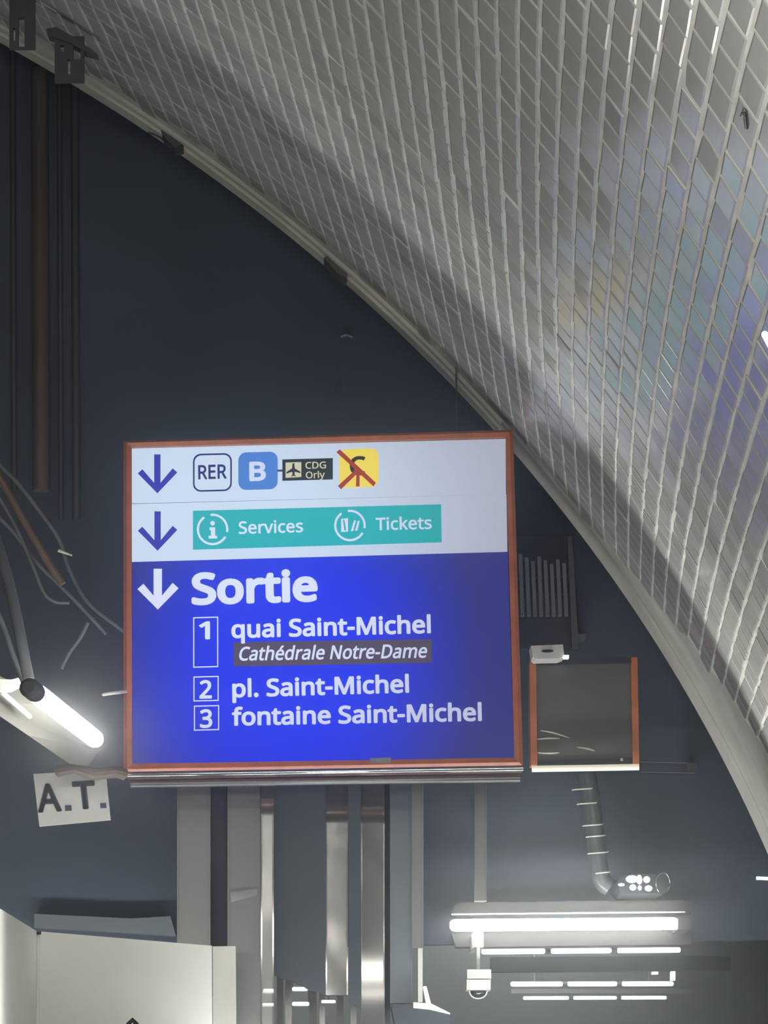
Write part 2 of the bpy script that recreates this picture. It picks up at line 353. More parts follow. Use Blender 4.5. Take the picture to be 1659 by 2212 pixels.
# ------------------------------------------------------------------ lettering
GL = json.loads('''{"-":[216,[[27,154,27,206,189,206,189,154]]],".":[180,[[89,-9,79,-8,69,-5,60,1,54,10,50,22,48,36,50,51,54,63,60,71,69,77,79,80,89,81,100,80,110,77,119,71,126,63,130,51,132,36,130,22,126,10,119,1,110,-5,100,-8]]],"1":[384,[[181,0,181,335,181,381,183,418,164,400,142,381,91,339,60,379,189,480,238,480,238,0]]],"2":[384,[[32,0,32,49,158,176,219,240,234,259,247,278,257,296,264,315,268,334,269,355,267,380,259,400,246,415,229,427,208,434,185,436,162,435,142,430,123,424,105,415,87,403,69,390,38,430,57,445,79,458,102,470,128,479,155,484,185,486,226,482,262,471,291,452,312,427,325,396,330,359,328,334,323,311,314,288,303,267,288,245,271,224,207,155,107,56,107,54,349,54,349,0]]],"3":[384,[[162,-7,137,-6,114,-4,92,-1,71,4,50,11,30,19,30,75,51,65,73,58,95,51,118,47,141,44,163,43,202,46,233,54,256,68,271,87,281,110,284,138,280,165,268,186,249,202,222,213,189,220,150,222,103,222,103,273,150,273,187,275,217,284,240,298,257,316,267,338,271,363,268,385,260,403,247,417,230,428,208,434,183,437,159,435,136,431,117,425,62,396,33,437,51,449,72,461,96,471,123,480,152,485,183,486,229,483,266,471,294,453,315,428,327,400,331,367,328,337,319,312,304,290,284,274,260,261,232,253,232,250,267,243,296,231,318,214,333,192,343,166,346,136,344,110,337,85,326,62,311,42,291,25,266,11,237,1,202,-5]]],"A":[429,[[0,0,187,482,242,482,428,0,366,0,308,148,118,148,61,0],[138,202,290,202,236,347,230,367,221,396,214,419,203,378,193,347]]],"B":[437,[[65,0,65,480,202,480,257,477,303,468,338,453,364,431,379,400,384,361,382,334,374,311,361,290,343,274,320,262,293,255,293,251,312,247,331,241,348,234,363,224,376,212,386,197,394,180,399,160,400,136,395,96,380,63,356,36,322,16,282,4,234,0],[126,275,214,275,251,278,279,284,299,295,312,310,319,330,322,354,319,378,309,397,294,411,272,420,242,426,205,428,126,428],[126,51,222,51,261,54,290,62,311,76,325,94,333,116,336,141,333,165,324,185,310,202,288,215,257,222,218,225,126,225]]],"C":[425,[[261,-7,215,-3,174,7,139,24,109,46,85,75,65,109,52,149,44,192,41,240,44,287,53,330,67,368,88,403,114,431,146,455,183,472,225,483,271,486,320,483,364,474,404,458,379,407,330,425,311,430,292,432,271,433,223,427,182,410,149,381,124,343,110,296,105,240,109,184,123,137,146,98,178,69,219,52,270,46,330,52,385,65,385,13,329,-2]]],"D":[490,[[65,0,65,480,213,480,259,477,301,468,338,453,371,432,398,406,420,374,436,336,446,293,449,244,447,198,439,157,425,120,407,88,383,61,355,39,322,22,285,10,244,2,199,0],[126,52,191,52,261,59,315,82,354,120,378,174,385,242,380,301,364,348,338,383,302,408,258,423,204,428,126,428]]],"E":[374,[[65,0,65,480,333,480,333,426,126,426,126,277,321,277,321,224,126,224,126,53,333,53,333,0]]],"G":[489,[[271,-7,224,-3,182,7,145,23,114,46,88,74,67,108,53,148,44,191,41,240,44,288,54,331,71,370,93,404,121,433,155,456,195,473,240,483,289,486,316,485,341,483,366,479,389,473,411,466,433,458,410,406,352,425,331,430,309,432,286,433,233,427,188,410,152,381,125,343,109,296,104,240,106,203,112,169,123,139,137,112,157,89,181,70,210,57,245,48,285,46,338,49,379,57,379,199,273,199,273,253,439,253,439,18,413,10,387,4,361,-1,333,-4,303,-6]]],"M":[609,[[65,0,65,480,154,480,302,87,305,87,455,480,544,480,544,0,484,0,484,295,486,364,489,420,486,420,326,0,277,0,119,420,116,420,120,364,121,291,121,0]]],"N":[511,[[65,0,65,480,135,480,391,83,394,83,392,115,390,162,389,209,389,480,445,480,445,0,375,0,118,398,116,398,119,340,121,268,121,0]]],"O":[525,[[263,-7,216,-3,174,7,139,24,109,48,84,76,65,111,52,150,44,193,41,241,44,288,52,331,65,370,84,404,109,433,139,456,174,473,216,483,263,487,309,484,349,473,384,456,414,433,439,405,458,370,472,331,481,288,484,240,481,193,472,150,458,110,439,76,414,47,384,24,349,7,308,-3],[263,46,312,51,352,69,382,98,403,137,416,184,420,240,416,297,403,344,382,382,352,411,313,428,263,434,214,428,174,411,143,382,122,344,109,297,105,240,109,184,122,137,143,98,173,69,213,51]]],"R":[418,[[65,0,65,480,197,480,252,476,296,464,329,446,353,419,367,385,372,343,370,319,366,298,358,279,348,264,336,250,322,239,307,229,292,221,276,215,408,0,337,0,221,198,126,198,126,0],[126,249,197,249,233,252,261,259,283,272,298,290,307,313,310,340,306,369,297,391,281,407,259,418,230,425,194,427,126,427]]],"S":[369,[[166,-7,140,-6,115,-4,91,-1,70,4,51,9,34,16,34,74,94,54,119,50,143,47,169,46,201,48,228,55,249,66,265,82,274,101,277,123,276,138,272,151,267,163,258,173,247,183,232,192,164,222,126,238,96,256,72,276,54,300,44,329,40,364,42,388,49,410,60,429,74,446,92,460,114,471,138,480,165,485,193,486,219,485,243,483,266,479,287,473,307,467,326,459,307,408,253,426,233,430,213,432,192,433,165,431,142,425,124,414,112,400,104,383,101,363,103,348,106,335,111,323,120,313,131,303,144,294,206,267,233,256,257,245,278,233,296,221,310,207,322,191,330,173,335,152,337,128,332,89,317,56,291,29,256,9,215,-3]]],"T":[374,[[156,0,156,426,7,426,7,480,366,480,366,426,217,426,217,0]]],"a":[377,[[144,-7,114,-4,86,5,63,19,45,40,34,67,31,100,36,133,50,161,73,183,106,200,150,210,203,215,265,217,265,238,262,265,256,286,245,301,230,311,212,316,190,318,172,317,154,315,136,310,89,291,71,335,87,343,106,350,126,357,148,362,170,365,193,366,233,363,266,353,291,337,308,314,319,283,322,245,322,0,279,0,268,51,265,51,249,33,233,19,216,7,196,0,173,-5],[158,41,187,44,212,52,234,66,251,86,261,112,264,144,264,176,211,174,171,170,140,163,118,152,103,138,95,121,92,99,94,81,100,66,110,55,124,47,140,43]]],"c":[323,[[201,-7,171,-5,143,2,117,13,93,28,74,48,58,73,46,103,39,138,37,178,39,220,47,256,59,286,76,311,96,332,119,347,146,358,174,365,206,367,259,361,300,347,282,298,244,310,204,315,166,310,136,293,115,266,102,228,98,179,101,139,110,105,124,79,144,60,170,48,201,44,220,45,237,47,253,50,294,65,294,13,254,-2]]],"d":[413,[[185,-7,143,-2,107,14,77,40,55,76,41,123,37,179,41,236,55,283,78,319,108,346,144,361,185,367,211,365,234,360,254,351,270,340,285,328,297,314,301,314,299,339,297,367,297,510,356,510,356,0,308,0,300,48,297,48,285,34,271,21,254,9,234,0,211,-5],[194,42,228,46,255,56,274,74,287,98,295,129,298,168,298,179,295,220,288,254,275,282,256,302,229,314,193,318,164,313,140,301,122,280,109,252,101,218,98,178,101,138,109,105,122,78,141,58,165,46]]],"e":[379,[[210,-7,177,-4,147,3,120,14,96,30,75,51,59,76,47,106,39,140,37,177,39,215,46,249,57,279,72,305,90,326,112,344,138,357,166,364,196,367,226,364,252,358,276,347,296,331,313,312,327,290,337,264,343,235,345,204,345,169,98,169,102,131,113,100,129,76,152,58,180,47,213,44,235,44,255,46,274,50,328,69,328,17,274,-1,255,-4,234,-6],[99,216,283,216,280,244,273,269,262,290,245,306,223,315,195,318,169,315,147,306,129,291,114,271,105,245]]],"f":[231,[[73,0,73,314,10,314,10,342,73,362,73,383,77,425,87,458,104,483,127,500,156,510,190,514,229,510,260,502,244,455,220,462,191,465,173,463,158,457,147,446,139,430,134,409,132,383,132,360,223,360,223,314,132,314,132,0]]],"h":[415,[[57,0,57,510,116,510,116,361,113,310,117,310,130,327,146,341,164,352,185,360,206,364,229,366,269,363,302,352,328,335,346,310,357,276,361,234,361,0,302,0,302,230,293,278,266,307,222,317,186,313,158,302,139,283,126,257,119,225,116,186,116,0]]],"i":[173,[[87,420,78,421,70,424,62,429,57,436,54,446,52,457,54,469,57,479,62,486,70,491,78,494,87,495,96,494,104,491,111,486,117,479,120,469,122,457,120,446,117,436,111,429,104,424,96,421],[57,0,57,360,116,360,116,0]]],"k":[359,[[57,0,57,510,116,510,116,244,115,216,113,185,116,185,128,201,144,221,158,238,273,360,343,360,197,206,353,0,281,0,156,168,116,132,116,0]]],"l":[173,[[57,0,57,510,116,510,116,0]]],"m":[628,[[57,0,57,360,105,360,113,311,117,311,129,328,144,342,162,353,182,361,202,365,223,367,273,360,310,340,333,306,336,306,350,325,366,340,386,352,407,360,429,365,452,367,489,363,520,353,543,335,560,310,570,277,574,234,574,0,515,0,515,232,507,279,483,308,442,317,410,314,385,304,367,287,355,264,347,234,345,199,345,0,286,0,286,232,278,279,253,308,212,317,180,313,155,302,137,283,125,258,118,226,116,187,116,0]]],"n":[415,[[57,0,57,360,105,360,113,311,117,311,130,328,146,342,165,353,186,361,208,365,230,367,270,363,302,353,328,335,346,310,357,277,361,234,361,0,302,0,302,230,293,278,266,307,222,317,186,313,158,302,139,283,126,258,119,226,116,187,116,0]]],"o":[406,[[202,-7,172,-4,143,3,117,15,94,32,75,53,58,79,46,109,39,143,37,181,42,236,57,282,82,318,116,345,156,361,204,367,236,364,264,357,290,345,314,328,333,307,349,282,361,252,368,218,370,181,365,126,350,79,325,42,291,15,250,-1],[203,42,237,46,263,59,283,80,298,107,306,141,309,181,306,220,298,253,283,281,263,301,236,313,203,317,169,313,143,301,123,281,109,253,101,220,98,181,101,141,109,107,123,80,143,59,170,46]]],"p":[413,[[57,-161,57,360,105,360,113,311,116,311,128,326,142,339,158,351,178,360,201,365,228,367,270,362,305,346,335,320,358,284,372,238,376,181,372,124,358,78,335,41,305,14,269,-1,228,-7,202,-5,179,0,159,9,142,20,128,32,116,46,112,46,115,17,116,-13,116,-161],[219,42,240,44,258,50,273,60,286,74,296,90,305,110,310,132,314,155,315,181,312,220,304,253,291,280,272,301,248,313,218,317,185,314,159,303,140,286,127,262,119,231,116,192,116,181,119,140,126,106,138,78,157,58,184,46]]],"q":[413,[[297,-161,297,-7,298,21,300,48,296,48,285,34,270,21,254,9,234,0,210,-5,183,-7,143,-2,107,14,78,40,55,76,41,123,37,179,42,236,55,283,78,319,108,346,144,361,185,367,212,365,235,360,255,351,271,339,286,326,298,311,300,311,309,360,356,360,356,-161],[195,42,228,46,255,56,274,73,287,97,295,128,298,167,298,179,295,221,287,255,275,282,256,302,228,314,193,318,164,313,140,301,122,280,108,252,101,218,98,178,101,139,109,105,122,78,141,58,165,46]]],"r":[278,[[57,0,57,360,105,360,112,294,115,294,128,313,143,330,160,345,179,357,201,364,225,367,247,366,267,363,260,308,241,312,221,313,203,311,186,306,169,298,154,286,141,272,131,256,123,236,118,215,116,192,116,0]]],"s":[322,[[148,-7,124,-6,102,-4,83,-1,66,4,50,9,35,16,35,70,87,50,107,45,128,42,149,41,176,43,198,47,214,55,225,66,232,79,234,94,234,103,231,111,227,118,221,125,212,133,200,140,146,164,86,191,71,200,58,211,48,223,40,237,36,253,34,271,38,299,51,323,72,342,99,356,132,364,169,367,191,366,211,364,231,360,284,343,264,296,216,312,200,315,183,318,165,318,143,317,124,313,110,307,99,298,93,287,91,275,92,265,95,257,99,249,107,243,116,236,129,229,183,206,242,180,257,170,269,159,279,147,286,133,290,118,291,99,287,67,274,41,253,20,224,5,189,-4]]],"t":[243,[[167,-7,149,-6,132,-2,115,3,100,11,87,22,77,37,68,55,63,78,62,105,62,314,11,314,11,343,62,366,86,443,121,443,121,360,225,360,225,314,121,314,121,106,123,86,128,70,137,57,148,49,162,43,177,42,205,44,228,49,228,4,201,-4]]],"u":[415,[[184,-7,144,-3,111,7,86,25,68,49,57,83,53,124,53,360,113,360,113,128,122,81,148,52,193,42,229,46,256,57,276,76,289,102,296,134,299,173,299,360,358,360,358,0,310,0,301,48,298,48,285,31,269,17,250,6,229,-1,207,-5]]],"v":[341,[[136,0,0,360,63,360,140,148,151,115,162,80,169,52,171,52,179,81,190,116,201,148,278,360,341,360,204,0]]],"y":[343,[[56,-161,28,-160,7,-156,7,-109,25,-111,47,-113,66,-111,83,-105,97,-95,108,-82,118,-67,127,-49,146,-1,1,360,64,360,142,155,160,104,172,57,175,57,187,101,206,156,279,360,343,360,187,-50,174,-81,157,-108,139,-131,116,-148,89,-158]]],"\u00e9":[403,[[64,0,64,480,339,480,339,0],[98,34,306,34,306,445,98,445]]]," ":[260,[]]}''')
GL[' '] = [175, []]
GL['\u00e9'] = [GL['e'][0], GL['e'][1] + [[150, 395, 205, 395, 285, 500, 205, 500]]]
CAPH = max(GL['E'][1][0][1::2])
def text_mesh(s, A, B, cap, w_em, place, shear=0.0, bm=None, track=0.0):
    """s set between points A and B (u, v of ink left / right on the baseline), cap height cap; place(u, v) gives a local point"""
    bm = bm or bmesh.new(); x = 0; loops = []
    for ch in s:
        adv, L = GL[ch]
        g = [[(l[i] + x, l[i + 1]) for i in range(0, len(l), 2)] for l in L]
        loops.append(g); x += adv + track
    xs = [p[0] + shear * p[1] for g in loops for l in g for p in l]
    x0, x1 = min(xs) - w_em, max(xs) + w_em
    sy = cap / (CAPH + 2 * w_em)
    A = Vector(A); B = Vector(B); dx = (B - A); sx = dx.length / (x1 - x0); e = dx.normalized(); f = Vector((-e.y, e.x))
    def T(px, py):
        q = A + e * ((px + shear * py - x0) * sx) + f * ((py + w_em) * sy)
        return place(q.x, q.y)
    for g in loops:
        if not g: continue
        # split a glyph into outer loops and their holes
        def ar(l): return sum(l[i][0] * l[(i + 1) % len(l)][1] - l[(i + 1) % len(l)][0] * l[i][1] for i in range(len(l)))
        big = sorted(g, key=lambda l: -abs(ar(l)))
        def inside(pt, l):
            c = False
            for i in range(len(l)):
                a, b = l[i], l[i - 1]
                if (a[1] > pt[1]) != (b[1] > pt[1]) and pt[0] < (b[0] - a[0]) * (pt[1] - a[1]) / (b[1] - a[1]) + a[0]: c = not c
            return c
        outs = []
        for l in big:
            for oo in outs:
                if inside(l[0], oo[0]): oo.append(l); break
            else: outs.append([l])
        for grp in outs:
            flat = [p for l in grp for p in l]
            vv = [bm.verts.new(T(*p)) for p in flat]
            for tri in tessellate_polygon([[Vector((p[0], p[1], 0)) for p in l] for l in grp]):
                try: bm.faces.new([vv[i] for i in tri])
                except ValueError: pass
        if w_em > 0:
            for l in g:
                n = len(l)
                for i in range(n):
                    a, b = Vector(l[i]), Vector(l[(i + 1) % n]); d = b - a
                    if d.length < 1e-6: continue
                    q = Vector((-d.y, d.x)).normalized() * w_em
                    bm.faces.new([bm.verts.new(T(*(a + q))), bm.verts.new(T(*(b + q))), bm.verts.new(T(*(b - q))), bm.verts.new(T(*(a - q)))])
                    pr = Vector(l[i - 1]); dd = a - pr
                    if dd.length > 0 and dd.normalized().dot(d.normalized()) < 0.985:
                        bm.faces.new([bm.verts.new(T(a.x + w_em * math.cos(k * math.pi / 4), a.y + w_em * math.sin(k * math.pi / 4))) for k in range(8)])
    return bm

# ------------------------------------------------------------------ the illuminated direction sign
SO = Vector((-0.587159, 10.14322, 1.494857 + 1.6)); SA = -0.047871
se = Vector((math.cos(SA), math.sin(SA), 0)); sn = Vector((math.sin(SA), -math.cos(SA), 0))   # sn faces the camera
def S(px, py):
    """pixel -> (u, v) on the sign's face"""
    d = ray(px, py); t = (SO - CAM).dot(sn) / d.dot(sn); q = CAM + d * t - SO
    return (q.dot(se), q.z)
sign = empty('direction_sign', SO, 'large illuminated exit sign in an orange frame with a blue lower panel', 'sign', rz=SA)
def LP(u, v, d=0.0): return Vector((u, -d, v))        # sign-local point, d towards the camera
def flat(polys, d, th=0.0015):
    bm = bmesh.new()
    for pts in polys: prism([LP(u, v, d) for u, v in pts], Vector((0, th, 0)), bm)
    return bm
def SP(*pts): return [S(x, y) for x, y in pts]
# frame: four mitred profiles
inn = SP((285, 968), (1092, 946), (1111, 1638), (286, 1651)); out = SP((267, 953), (1108, 929), (1130, 1656), (267, 1671))
for i in range(4):
    a, b = i, (i + 1) % 4
    bm = bmesh.new()
    mid = [((inn[k][0] * 0.45 + out[k][0] * 0.55), (inn[k][1] * 0.45 + out[k][1] * 0.55)) for k in (a, b)]
    prof_a = [LP(*out[a], -0.13), LP(*out[a], 0.004), LP(*mid[0], 0.022), LP(*inn[a], 0.014), LP(*inn[a], -0.02)]
    prof_b = [LP(*out[b], -0.13), LP(*out[b], 0.004), LP(*mid[1], 0.022), LP(*inn[b], 0.014), LP(*inn[b], -0.02)]
    va = [bm.verts.new(p) for p in prof_a]; vb = [bm.verts.new(p) for p in prof_b]
    for k in range(5): bm.faces.new((va[k], va[(k + 1) % 5], vb[(k + 1) % 5], vb[k]))
    bm.faces.new(va); bm.faces.new(vb[::-1])
    obj('frame_rail', bm, ORANGE, sign, local=True)
obj('back_box', flat([out], -0.06, 0.09), STEELD, sign, local=True)
def panel(name, pts, m, d=0.0): return obj(name, flat([SP(*pts)], d, 0.012), m, sign, local=True)
p1 = panel('panel', [(284, 969), (1092, 948), (1093, 1066), (284, 1086)], F_WHITE); p1['label'] = 'white top panel with line symbols'
p2 = panel('panel', [(284, 1089), (1094, 1068), (1096, 1191), (285, 1213)], F_WHITE, 0.002); p2['label'] = 'white middle panel with teal band'
p3 = panel('panel', [(285, 1214), (1097, 1192), (1111, 1639), (286, 1652)], F_BLUE); p3['label'] = 'blue lower panel with exit list'
D1 = 0.0035
def sub(name, bm, m, parent): return obj(name, bm, m, parent, local=True)
def arrow(sx, y0, y1, tips, w, m, parent):
    """downward arrow: shaft and two head strokes"""
    (lx, ly), (rx, ry) = tips; h = w / 2; k = w * 0.72
    pts = [(sx - h, y0), (sx + h, y0), (sx + h, y1 - 2.3 * k), (rx - k, ry - k * 0.9), (rx, ry), (sx, y1), (lx, ly), (lx + k, ly - k * 0.9), (sx - h, y1 - 2.3 * k)]
    sub('arrow', flat([SP(*pts)], D1), m, parent)
arrow(340, 982, 1066, ((298, 1023), (383, 1021)), 13.5, F_ARROW, p1)
arrow(340.5, 1105, 1190, ((298, 1147), (383, 1145)), 13.5, F_ARROW, p2)
arrow(341, 1229, 1317, ((297, 1273), (386, 1271)), 18, F_LET, p3)
def rr_pts(x0, y0, x1, y1, r, dy=-2.0):
    pts = []
    for cx, cy, a0 in ((x1 - r, y0 + r, -90), (x1 - r, y1 - r, 0), (x0 + r, y1 - r, 90), (x0 + r, y0 + r, 180)):
        for k in range(7):
            a = math.radians(a0 + 15 * k); pts.append((cx + r * math.cos(a), cy + r * math.sin(a)))
    w = x1 - x0
    return [(x, y + dy * (x - (x0 + x1) / 2) / w) for x, y in pts]
def ring(outer, inner, d, th=0.0012):
    bm = bmesh.new(); n = len(outer)
    for i in range(n):
        j = (i + 1) % n; q = [LP(*S(*outer[i]), d), LP(*S(*outer[j]), d), LP(*S(*inner[j]), d), LP(*S(*inner[i]), d)]
        prism(q, Vector((0, th, 0)), bm)
    return bm
def word(s, x0, y0, x1, y1, cappx, m, parent, w=16, d=0.005, shear=0, name='lettering', track=0):
    A, B = S(x0, y0), S(x1, y1); cap = abs(S(x0, y0 - cappx)[1] - A[1])
    return sub(name, text_mesh(s, A, B, cap, w, lambda u, v: LP(u, v, d), shear, track=track), m, parent)
# top panel
sub('line_badge', ring(rr_pts(417, 980, 501, 1062, 17), rr_pts(420.5, 983.5, 497.5, 1058.5, 14), D1), F_NAVY, p1)
word('RER', 428.5, 1036.5, 490, 1034.5, 31, F_NAVY, p1, 15)
sub('line_badge', flat([SP(*rr_pts(515, 977, 600, 1058, 17))], D1), F_LBLUE, p1)
word('B', 539, 1040.5, 575, 1039.5, 42, F_LET, p1, 27, d=0.007)
sub('connector', flat([SP((599, 1015), (612, 1015), (612, 1019), (599, 1019))], D1), F_NAVY, p1)
sub('airport_plate', flat([SP((610, 993), (719, 990), (719, 1036), (610, 1039))], D1), F_BLACK, p1)
sub('pictogram_ground', flat([SP((617, 1000), (651, 999), (651, 1031), (617, 1033))], 0.006), F_PALE, p1)
sub('aeroplane_pictogram', flat([SP((632, 1002), (636, 1002), (637, 1013), (649, 1020), (649, 1023), (637, 1020), (636.5, 1026), (640, 1030), (634.5, 1028.5), (629, 1031), (632, 1026), (631.5, 1020), (619, 1024), (619, 1021), (631, 1013))], 0.008), F_BLACK, p1)
word('CDG', 660, 1013.5, 704.5, 1012.5, 14.5, F_PALE, p1, 10, d=0.006)
word('Orly', 661, 1034.5, 702, 1033, 14.5, F_PALE, p1, 10, d=0.006)
sub('line_badge', flat([SP(*rr_pts(733, 970, 818, 1053, 17))], D1), F_YEL, p1)
word('C', 756, 1028, 790, 1027, 41, F_BLACK, p1, 22, d=0.006)
sub('crossing_tape', flat([SP((727, 978), (734, 972), (812, 1044), (807, 1052)), SP((730, 1051), (772, 1012), (778, 1018), (737, 1058)), SP((770, 1020), (777, 1020), (777, 1052), (769, 1052))], 0.009), F_RED, p1)
# teal band
sub('service_band', flat([SP((417, 1104), (953, 1090), (954, 1172), (417, 1188))], D1 + 0.001), F_TEAL, p2)
def arc(cx, cy, r, w, a0, a1, d):
    bm = bmesh.new(); n = 22
    for i in range(n):
        t = [math.radians(a0 + (a1 - a0) * k / n) for k in (i, i + 1)]
        q = [(cx + rr_ * math.cos(a), cy + rr_ * math.sin(a)) for a, rr_ in ((t[0], r), (t[1], r), (t[1], r - w), (t[0], r - w))]
        prism([LP(*S(*k), d) for k in q], Vector((0, 0.001, 0)), bm)
    return bm
for cx, cy in ((459.5, 1144.5), (756, 1136)):
    sub('ring_mark', arc(cx, cy, 34, 4.6, 30, 235, 0.007), F_LET, p2)
    sub('ring_mark', arc(cx, cy, 34, 4.6, 262, 370, 0.007), F_LET, p2)
sub('information_mark', flat([SP((453, 1140), (465, 1140), (465, 1158), (469, 1158), (469, 1164), (451, 1164), (451, 1158), (456, 1158), (456, 1146), (453, 1146)), [S(459.5 + 5 * math.cos(a * math.pi / 5), 1131 + 5 * math.sin(a * math.pi / 5)) for a in range(10)]], 0.007), F_LET, p2)
sub('ticket_mark', flat([SP((737, 1122), (752, 1120), (752, 1149), (737, 1150)), SP((758, 1148), (765, 1125), (769, 1125), (763, 1148)), SP((767, 1147), (773, 1126), (777, 1126), (772, 1147))], 0.007), F_LET, p2)
sub('ticket_mark', flat([SP((741, 1124), (744, 1124), (748, 1147), (744, 1147))], 0.009), F_TEAL, p2)
word('Services', 516, 1154.5, 655, 1150.5, 27, F_LET, p2, 13, d=0.007)
word('Tickets', 812, 1146.5, 933, 1143.5, 27, F_LET, p2, 13, d=0.007)
# blue panel
word('Sortie', 414, 1308, 687, 1300, 70, F_LET, p3, 30)
word('quai Saint-Michel', 500, 1379.5, 931, 1368.5, 39, F_LET, p3, 23)
word('pl. Saint-Michel', 502, 1507.5, 884, 1497, 39, F_LET, p3, 23)
word('fontaine Saint-Michel', 501, 1568.5, 1041, 1558, 39, F_LET, p3, 23)
sub('brown_plate', flat([SP((505, 1388), (933, 1381), (933, 1432), (505, 1440))], D1), F_BROWN, p3)
word('Cath\u00e9drale Notre-Dame', 517, 1428, 923, 1421.5, 30, F_LET, p3, 15, d=0.006, shear=0.2)
word('1', 430, 1382, 454, 1381.5, 39, F_LET, p3, 22)
word('2', 431, 1510, 458, 1509.5, 40, F_LET, p3, 20)
word('3', 432, 1573, 459, 1572.5, 40, F_LET, p3, 20)
for x0, y0, x1, y1 in ((417.5, 1333, 471.5, 1442), (418, 1461, 472.5, 1515), (419, 1524, 473.5, 1578)):
    o_ = [(x0, y0 + .7), (x1, y0 - .7), (x1, y1 - .7), (x0, y1 + .7)]; i_ = [(x0 + 2.3, y0 + 3), (x1 - 2.3, y0 + 1.6), (x1 - 2.3, y1 - 3), (x0 + 2.3, y1 - 1.6)]
    sub('number_box', ring(o_, i_, D1), F_LET, p3)
obj('latch', flat([SP((800, 1640), (845, 1639), (845, 1650), (800, 1651))], 0.026, 0.012), STEELL, sign, local=True)
# twin tubes under the sign and its hanging rods
bm = bmesh.new(); tube([LP(*S(270, 1676), 0.03), LP(*S(1130, 1662), 0.03)], 0.010, 12, bm)
obj('lower_rail', bm, STEELL, sign, local=True, smooth=True)
bm = bmesh.new(); tube([LP(*S(280, 1690), -0.04), LP(*S(1124, 1677), -0.04)], 0.014, 12, bm)
obj('lower_rail', bm, STEELD, sign, local=True, smooth=True)
st = P(985, 615, 8.69); st = V(0.585, 8.69)
rodtop = Vector((P(986, 700, 9.9).x, 10.18, 0))
q0 = P(985.5, 820, 10.2); q1 = P(987, 935, 10.2)
top = P(984, 620, 9.98)
obj('hanging_rod', tube([top, q0, q1], 0.0035, 8), STEELD, sign, smooth=True)

# ------------------------------------------------------------------ grey board to the right
bd = empty('notice_board', P(1264, 1664, 10.55), 'small dark grey board with orange side frames right of the big exit sign', 'sign')
obj('board', rpx(1158, 1432, 1368, 1652, 10.545, 0.05, 4), GREYP, bd, bevel=0.002)
a = obj('side_frame', rpx(1144, 1427, 1158, 1652, 10.53, 0.08, 3), ORANGE, bd, bevel=0.002)
obj('side_frame', rpx(1363, 1420, 1377, 1652, 10.53, 0.08, 4), ORANGE, bd, bevel=0.002)
o = obj('top_frame', ppx([(1158, 1427), (1364, 1419), (1365, 1432), (1158, 1436)], 10.53, 0.08), DARKP, bd, bevel=0.002)
obj('bottom_strip', ppx([(1160, 1642), (1368, 1636), (1368, 1652), (1160, 1653)], 10.54, 0.02), DARKP, bd)
o = obj('glowing_bar', tube([P(1149, 1661, 10.5), P(1380, 1657, 10.5)], 0.0115, 14), CREAM, bd, smooth=True); o['label'] = 'cream glowing bar along the bottom'
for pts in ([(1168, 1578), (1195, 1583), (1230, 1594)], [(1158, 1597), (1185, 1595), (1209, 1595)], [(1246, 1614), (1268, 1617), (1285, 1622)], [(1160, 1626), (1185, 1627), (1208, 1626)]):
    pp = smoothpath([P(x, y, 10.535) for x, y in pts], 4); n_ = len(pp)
    obj('reflection_strip', tube(pp, [0.0008 + 0.0028 * math.sin(math.pi * min(1, (i + .4) / n_)) for i in range(n_)], 8), GLINT_TRIM, bd)  # lamp reflections on the board, built as pale strips
obj('screw', tube([P(1343, 1641, 10.53), P(1343, 1641, 10.545)], 0.006, 10), STEELL, bd)
# rail beyond the board
rl = empty('wall_rail', P(1445, 1668, 10.95), 'thin steel rail on the dark wall right of the grey board', 'rail')
obj('bar', tube([P(1384, 1645, 10.93), P(1500, 1648, 10.93)], 0.003, 8), STEELD, rl)
obj('bar', tube([P(1384, 1667, 10.93), P(1500, 1669, 10.93)], 0.003, 8), STEELD, rl)
obj('end_cap', rpx(1484, 1647, 1506, 1660, 10.92, 0.12), STEELL, rl, bevel=0.004)
# white box above the board
eb = empty('signal_box', P(1186, 1422, 10.4), 'small white box with a dark slot on top of the grey board', 'box')
obj('housing', ppx([(1147, 1395), (1216, 1392), (1219, 1418), (1208, 1422), (1156, 1423), (1151, 1418)], 10.42, 0.10), WHITE, eb, bevel=0.003)
sl = bmesh.new(); c0 = P(1183, 1406, 10.415)
prism([c0 + Vector((0.022 * math.cos(a * math.pi / 8), 0, 0.0055 * math.sin(a * math.pi / 8))) for a in range(16)], Vector((0, 0.01, 0)), sl)
obj('slot', sl, BLACK, eb)
obj('indicator_lamp', rpx(1218, 1415, 1229, 1421, 10.41, 0.03), LEDC, eb, bevel=0.003)
# louvred grille behind the sign's right edge
gr = empty('wall_grille', P(1180, 1400, 10.98), 'dark vertical-slat grille on the wall right of the big exit sign', 'grille')
for i in range(9):
    x = 1124 + i * 13.5
    obj('slat', ppx([(x - 4, 1196 + i * 2 + (i % 3) * 6), (x + 4, 1196 + i * 2 + (i % 3) * 6), (x + 9, 1330), (x + 1, 1330)], 10.93, 0.02), CABLE, gr, bevel=0.002)
for y in (1262, 1300):
    obj('cross_bar', ppx([(1116, y - 14), (1240, y - 20), (1240, y - 16), (1116, y - 9)], 10.96, 0.02), PIPE, gr)
obj('frame_plate', ppx([(1112, 1160), (1236, 1156), (1245, 1400), (1124, 1400)], 10.985, 0.06), DARKP, gr)
obj('side_channel', ppx([(1226, 1158), (1236, 1158), (1250, 1398), (1236, 1398)], 10.92, 0.05), PIPE, gr, bevel=0.003)
tag(obj('junction_box', rpx(1240, 1369, 1267, 1378, 10.95, 0.1), STEELD, bevel=0.003), 'tiny grey junction box on the dark wall above the grey board', 'box')
